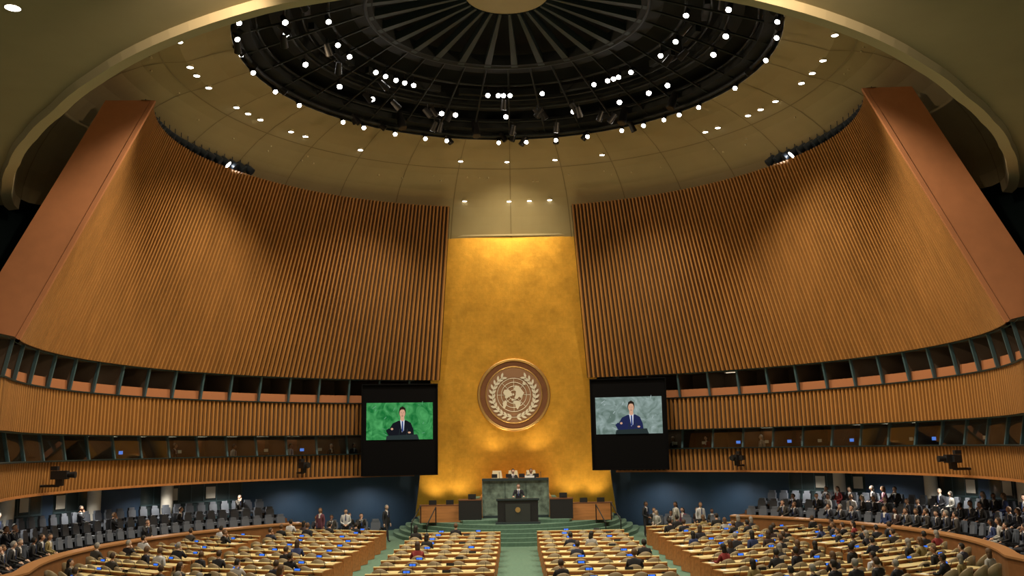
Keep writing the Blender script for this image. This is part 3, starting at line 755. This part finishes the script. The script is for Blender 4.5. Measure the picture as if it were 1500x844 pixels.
def person(name,pose,female=False,skm=None,hrm=None,yaw=0,tilt=0):
    mb=MB(); f=.9 if female else 1
    if pose.startswith('sit'):
        lean=.06 if pose=='sit_desk' else 0
        v=[(0,0,.54),(0,lean*.3-.02,.72),(0,lean*.7,.93),(0,lean,1.07),(0,lean+.01,1.13),(0,lean+.02,1.18)]
        hz=Vector((0,lean+.035,1.265))
    else:
        v=[(0,0,.95),(0,0,1.12),(0,0,1.34),(0,0,1.48),(0,.005,1.54),(0,.012,1.59)]; hz=Vector((0,.025,1.665)); lean=0
    r=[(.155*f,.12),(.145*f,.115),(.17*f,.13),(.11,.09),.064,.056]
    e=[(0,1),(1,2),(2,3),(3,4),(4,5)]
    wr=[]
    zs=v[2][2]+.09; ys=v[2][1]
    for s in(-1,1):
        i=len(v); sx=.185*f
        if pose=='sit_desk': arm=[(s*sx,ys,zs),(s*(sx+.06),ys+.08,.81),(s*.17,.36,.81)]
        elif pose=='sit_chin' and s==1: arm=[(s*sx,ys,zs),(s*(sx+.02),.22,.82),(s*.06,.16,1.08)]
        elif pose in('sit_lap','sit_chin'): arm=[(s*sx,ys,zs),(s*(sx+.06),-.02,.76),(s*.10,.24,.66)]
        elif pose=='stand_lectern': arm=[(s*sx,ys,zs),(s*(sx+.09),.08,1.17),(s*.26,.33,1.17)]
        elif pose=='stand_front': arm=[(s*sx,ys,zs),(s*(sx+.06),-.02,1.12),(s*.08,.18,1.02)]
        else: arm=[(s*sx,ys,zs),(s*(sx+.05),-.02,1.14),(s*(sx+.06),.06,.90)]
        v+=arm; r+=[.072*f,.05,.034]; e+=[(2,i),(i,i+1),(i+1,i+2)]; wr.append((s,arm[1],arm[2]))
        i=len(v)
        if pose.startswith('sit'): leg=[(s*.10,.04,.52),(s*.13,.44,.53),(s*.13,.42,.12),(s*.13,.55,.05)]
        elif pose=='walk': leg=[(s*.09,0,.88),(s*.10,.10*s+.04,.50),(s*.10,.22*s-.02,.09),(s*.10,.22*s+.12,.04)]
        else: leg=[(s*.09,0,.88),(s*.11,.02,.50),(s*.12,-.01,.09),(s*.14,.13,.04)]
        v+=leg; r+=[.10*f,.068,.045,.04]; e+=[(0,i),(i,i+1),(i+1,i+2),(i+2,i+3)]
    vs,fs=skin(v,e,r,2)
    zc=v[2][2]
    for fc in fs:
        c=sum((Vector(vs[i]) for i in fc),Vector())/len(fc)
        mi=0
        if c.z<v[0][2]+.03 and not female: mi=4
        if c.z<.11: mi=8
        if c.z>v[4][2]-.015 and abs(c.x)<.1: mi=1
        elif c.y>v[2][1]+.03 and zc-.12<c.z and abs(c.x)<.075*(c.z-zc+.12)/.25 and abs(c.x)<.08: mi=2
        mb.add([vs[i] for i in fc],[tuple(range(len(fc)))],mi,True)
    for (s,el_,w) in wr:
        d=(Vector(w)-Vector(el_)).normalized(); 
        q=d.to_track_quat('Y','Z').to_matrix().to_4x4()
        hvv,hff=HL if s<0 else HR
        M=Matrix.Translation(Vector(w)+d*.005)@q
        mb.add([M@Vector(p) for p in hvv],hff,1,True)
    head(mb,hz,female,yaw,tilt)
    if not female:
        yy=v[2][1]+.135; mb.prismM([(-.02,0),(.02,0),(.03,-.26),(0,-.30),(-.03,-.26)],.012,Matrix.Translation((0,yy,zc+.14))@Matrix.Rotation(pi/2,4,'X'),9)
    return mb.mesh(name,[M_suit,skm or M_skin,M_shirt,hrm or M_hair,M_trouser,M_eye,M_pupil,M_lipm,M_black,M_tie])
PM={'md':person('delegate_m','sit_desk'),'md2':person('delegate_m2','sit_lap',yaw=.5),'mc':person('delegate_m3','sit_chin',yaw=-.3),
    'fd':person('delegate_f','sit_desk',True),'fl':person('delegate_f2','sit_lap',True,yaw=-.4),
    'ms':person('standing_m','stand_front'),'fs':person('standing_f','stand_arms',True),'mw':person('walking_m','walk')}
suits=[(.012,.012,.016),(.015,.018,.03),(.02,.02,.022),(.03,.035,.06),(.05,.045,.04),(.012,.013,.014),(.02,.022,.03)]
fcol=[(.02,.02,.025),(.25,.03,.03),(.03,.05,.15),(.4,.4,.38),(.05,.03,.03),(.15,.05,.08),(.02,.02,.02),(.3,.24,.1),(.02,.02,.03),(.04,.04,.05)]
def put(key,M,name):
    fem=key[0]=='f'; c=random.choice(fcol if fem else suits)
    if not fem and random.random()<.1: c=(.6,.62,.66)
    inst(PM[key],name,M@Matrix.Scale(random.uniform(.95,1.04),4),color=c)
for g_,M in SEATS:
    pr={'C':.10,'L':.24,'R':.46}[g_]
    if g_=='L' and M.translation.y>44: pr=.42
    if random.random()<pr: put(random.choice(['md','md','md2','mc','fd','fl']),M@Matrix.Rotation(random.uniform(-.35,.35),4,'Z'),'seated_delegate')
for side,pr in((-1,.06),(1,.72)):
    for M in GSE[side]:
        q=pr
        if side==-1 and M.translation.y<38.5: q=.62
        if side==1 and M.translation.y>50.5: q=.3
        if random.random()<q: put(random.choice(['md2','mc','mc','fl','fl','md2']),M@Matrix.Rotation(random.uniform(-.5,.5),4,'Z'),'seated_spectator')
for p,sd in BOOTH_SEATS:
    ang=math.atan2(46-p.y,-p.x)-pi/2
    put(random.choice(['md2','fl']),Matrix.Translation(p)@Matrix.Rotation(ang,4,'Z'),'seated_interpreter')
for (x,y,a,k) in((-9.9,49.6,160,'fs'),(-8.6,49.5,190,'ms'),(-6.7,50.6,240,'mw'),
    (8.1,49.6,120,'fs'),(9.3,49.4,200,'mw'),(6.7,50.6,230,'ms')):
    put(k,Matrix.Translation((x,y,0))@Matrix.Rotation(rad(a),4,'Z'),'standing_attendee')
sc=MB(); staff=[]
for sd in(-1,1):
    for k in range(5):
        for j in range(2):
            M=Matrix.Translation((sd*(7.3+.75*k),50.9+.9*j-.02*k*k,0))@Matrix.Rotation(sd*rad(160)+random.uniform(-.3,.3),4,'Z'); sc.merge(gch,M); staff.append(M)
sc.obj('staff_chairs',[M_grey,M_black])
for M in staff:
    if random.random()<.6: put(random.choice(['md2','mc','fl']),M,'seated_staff')
sp=person('speaker','stand_lectern',False,M_skinf,M_hairb)
inst(sp,'speaker_at_lectern',Matrix.Translation((.15,50.0,1.05))@Matrix.Rotation(pi,4,'Z'),color=(.012,.013,.02))
for x,k in((-.12,'md2'),(.85,'md')): put(k,Matrix.Translation((x,52.75,2.1))@Matrix.Rotation(pi,4,'Z'),'presiding_officer')

for side,ph in((-1,93),(-1,40),(1,42),(1,88)):
    mb=MB(); mb.box((0,0,0),(.3,.6,.32),0); mb.cyl((0,-.3,0),(0,-.58,0),.1,.13,n=12,mi=0); mb.box((0,.2,.25),(.22,.25,.16),0); mb.box((0,0,-.28),(.2,.25,.25),0); mb.box((.26,.05,0),(.2,.3,.24),0); mb.cyl((0,0,-.4),(0,.7,-.4),.05,n=8)
    o=mb.obj('broadcast_camera',[M_black]); p=P(ph,17.25,-.75,side); o.location=p
    o.rotation_euler=(0,0,math.atan2(CY-p.y,0-p.x)+pi/2)

# ------------------------------------------------------------------ lights
def spot(name,loc,aim,power,ang,col=(1,.86,.66),blend=.6,size=.25):
    l=bpy.data.lights.new(name,'SPOT'); l.energy=power; l.spot_size=rad(ang); l.spot_blend=blend; l.color=col; l.shadow_soft_size=size
    o=bpy.data.objects.new(name,l); bpy.context.scene.collection.objects.link(o); o.location=loc
    o.rotation_euler=(Vector(aim)-Vector(loc)).to_track_quat('-Z','Y').to_euler(); return o
for k,a in enumerate((-150,-110,-70,-30,30,70,110,150)):
    p=Vector(pt(a,10.4,15.6)); q=Vector((p.x*1.15,CY+(p.y-CY)*1.0,0))
    spot('hall_spot',p,q,5200,105,(1,.87,.66))
for sd in(-1,1):
    for a in(100,60):
        p=Vector(pt(-sd*a,9,15.6)); t=P(75 if a==100 else 38,16.2,6,sd); spot('wall_wash',p,t,2300 if a==100 else 1300,95,(1,.72,.42),blend=1)
    spot('pier_fill',Vector((sd*4,16,9.2+E)),P(105,17.8,8.5,sd),2600,45,(1,.76,.52),blend=1)  # spot added from the front to brighten the pier face
spot('gold_wash',(0,44,15.6+E),(0,55.5,5+E),4000,60,(1,.80,.48),blend=1)
spot('gold_wash',(0,49,12.9+E),(0,55,11.5+E),600,90,(1,.82,.5),blend=1)
for x in(-4.6,-3.2,3.2,4.6): spot('gold_uplight',(x,54.7,1.1),(x*.8,56.2,7),260,100,(1,.76,.38),size=.15,blend=1)
for x in(-1.2,1.2): spot('gold_uplight',(x,54.3,3.6),(x*.8,56,9),200,100,(1,.76,.38),size=.15,blend=1)
spot('stage_spot',(-3,34,15.5+E),(0,50.5,2),3200,22,(1,.92,.8)); spot('stage_spot',(3,34,15.5+E),(0,50.5,2),3200,22,(1,.92,.8))
wd=bpy.data.worlds.new('World'); bpy.context.scene.world=wd; wd.use_nodes=True
wd.node_tree.nodes['Background'].inputs[0].default_value=(1,.82,.56,1); wd.node_tree.nodes['Background'].inputs[1].default_value=.58
# ------------------------------------------------------------------ camera
cd=bpy.data.cameras.new('camera'); cam=bpy.data.objects.new('camera',cd); bpy.context.scene.collection.objects.link(cam)
cd.sensor_width=36; cd.lens=33.6; cd.clip_end=300
cam.matrix_world=Matrix.Translation((0,0,E))@Matrix.Rotation(rad(90+9.45),4,'X')@Matrix.Rotation(rad(-1.0),4,'Z')
bpy.context.scene.camera=cam
bpy.context.scene.view_settings.view_transform='Standard'
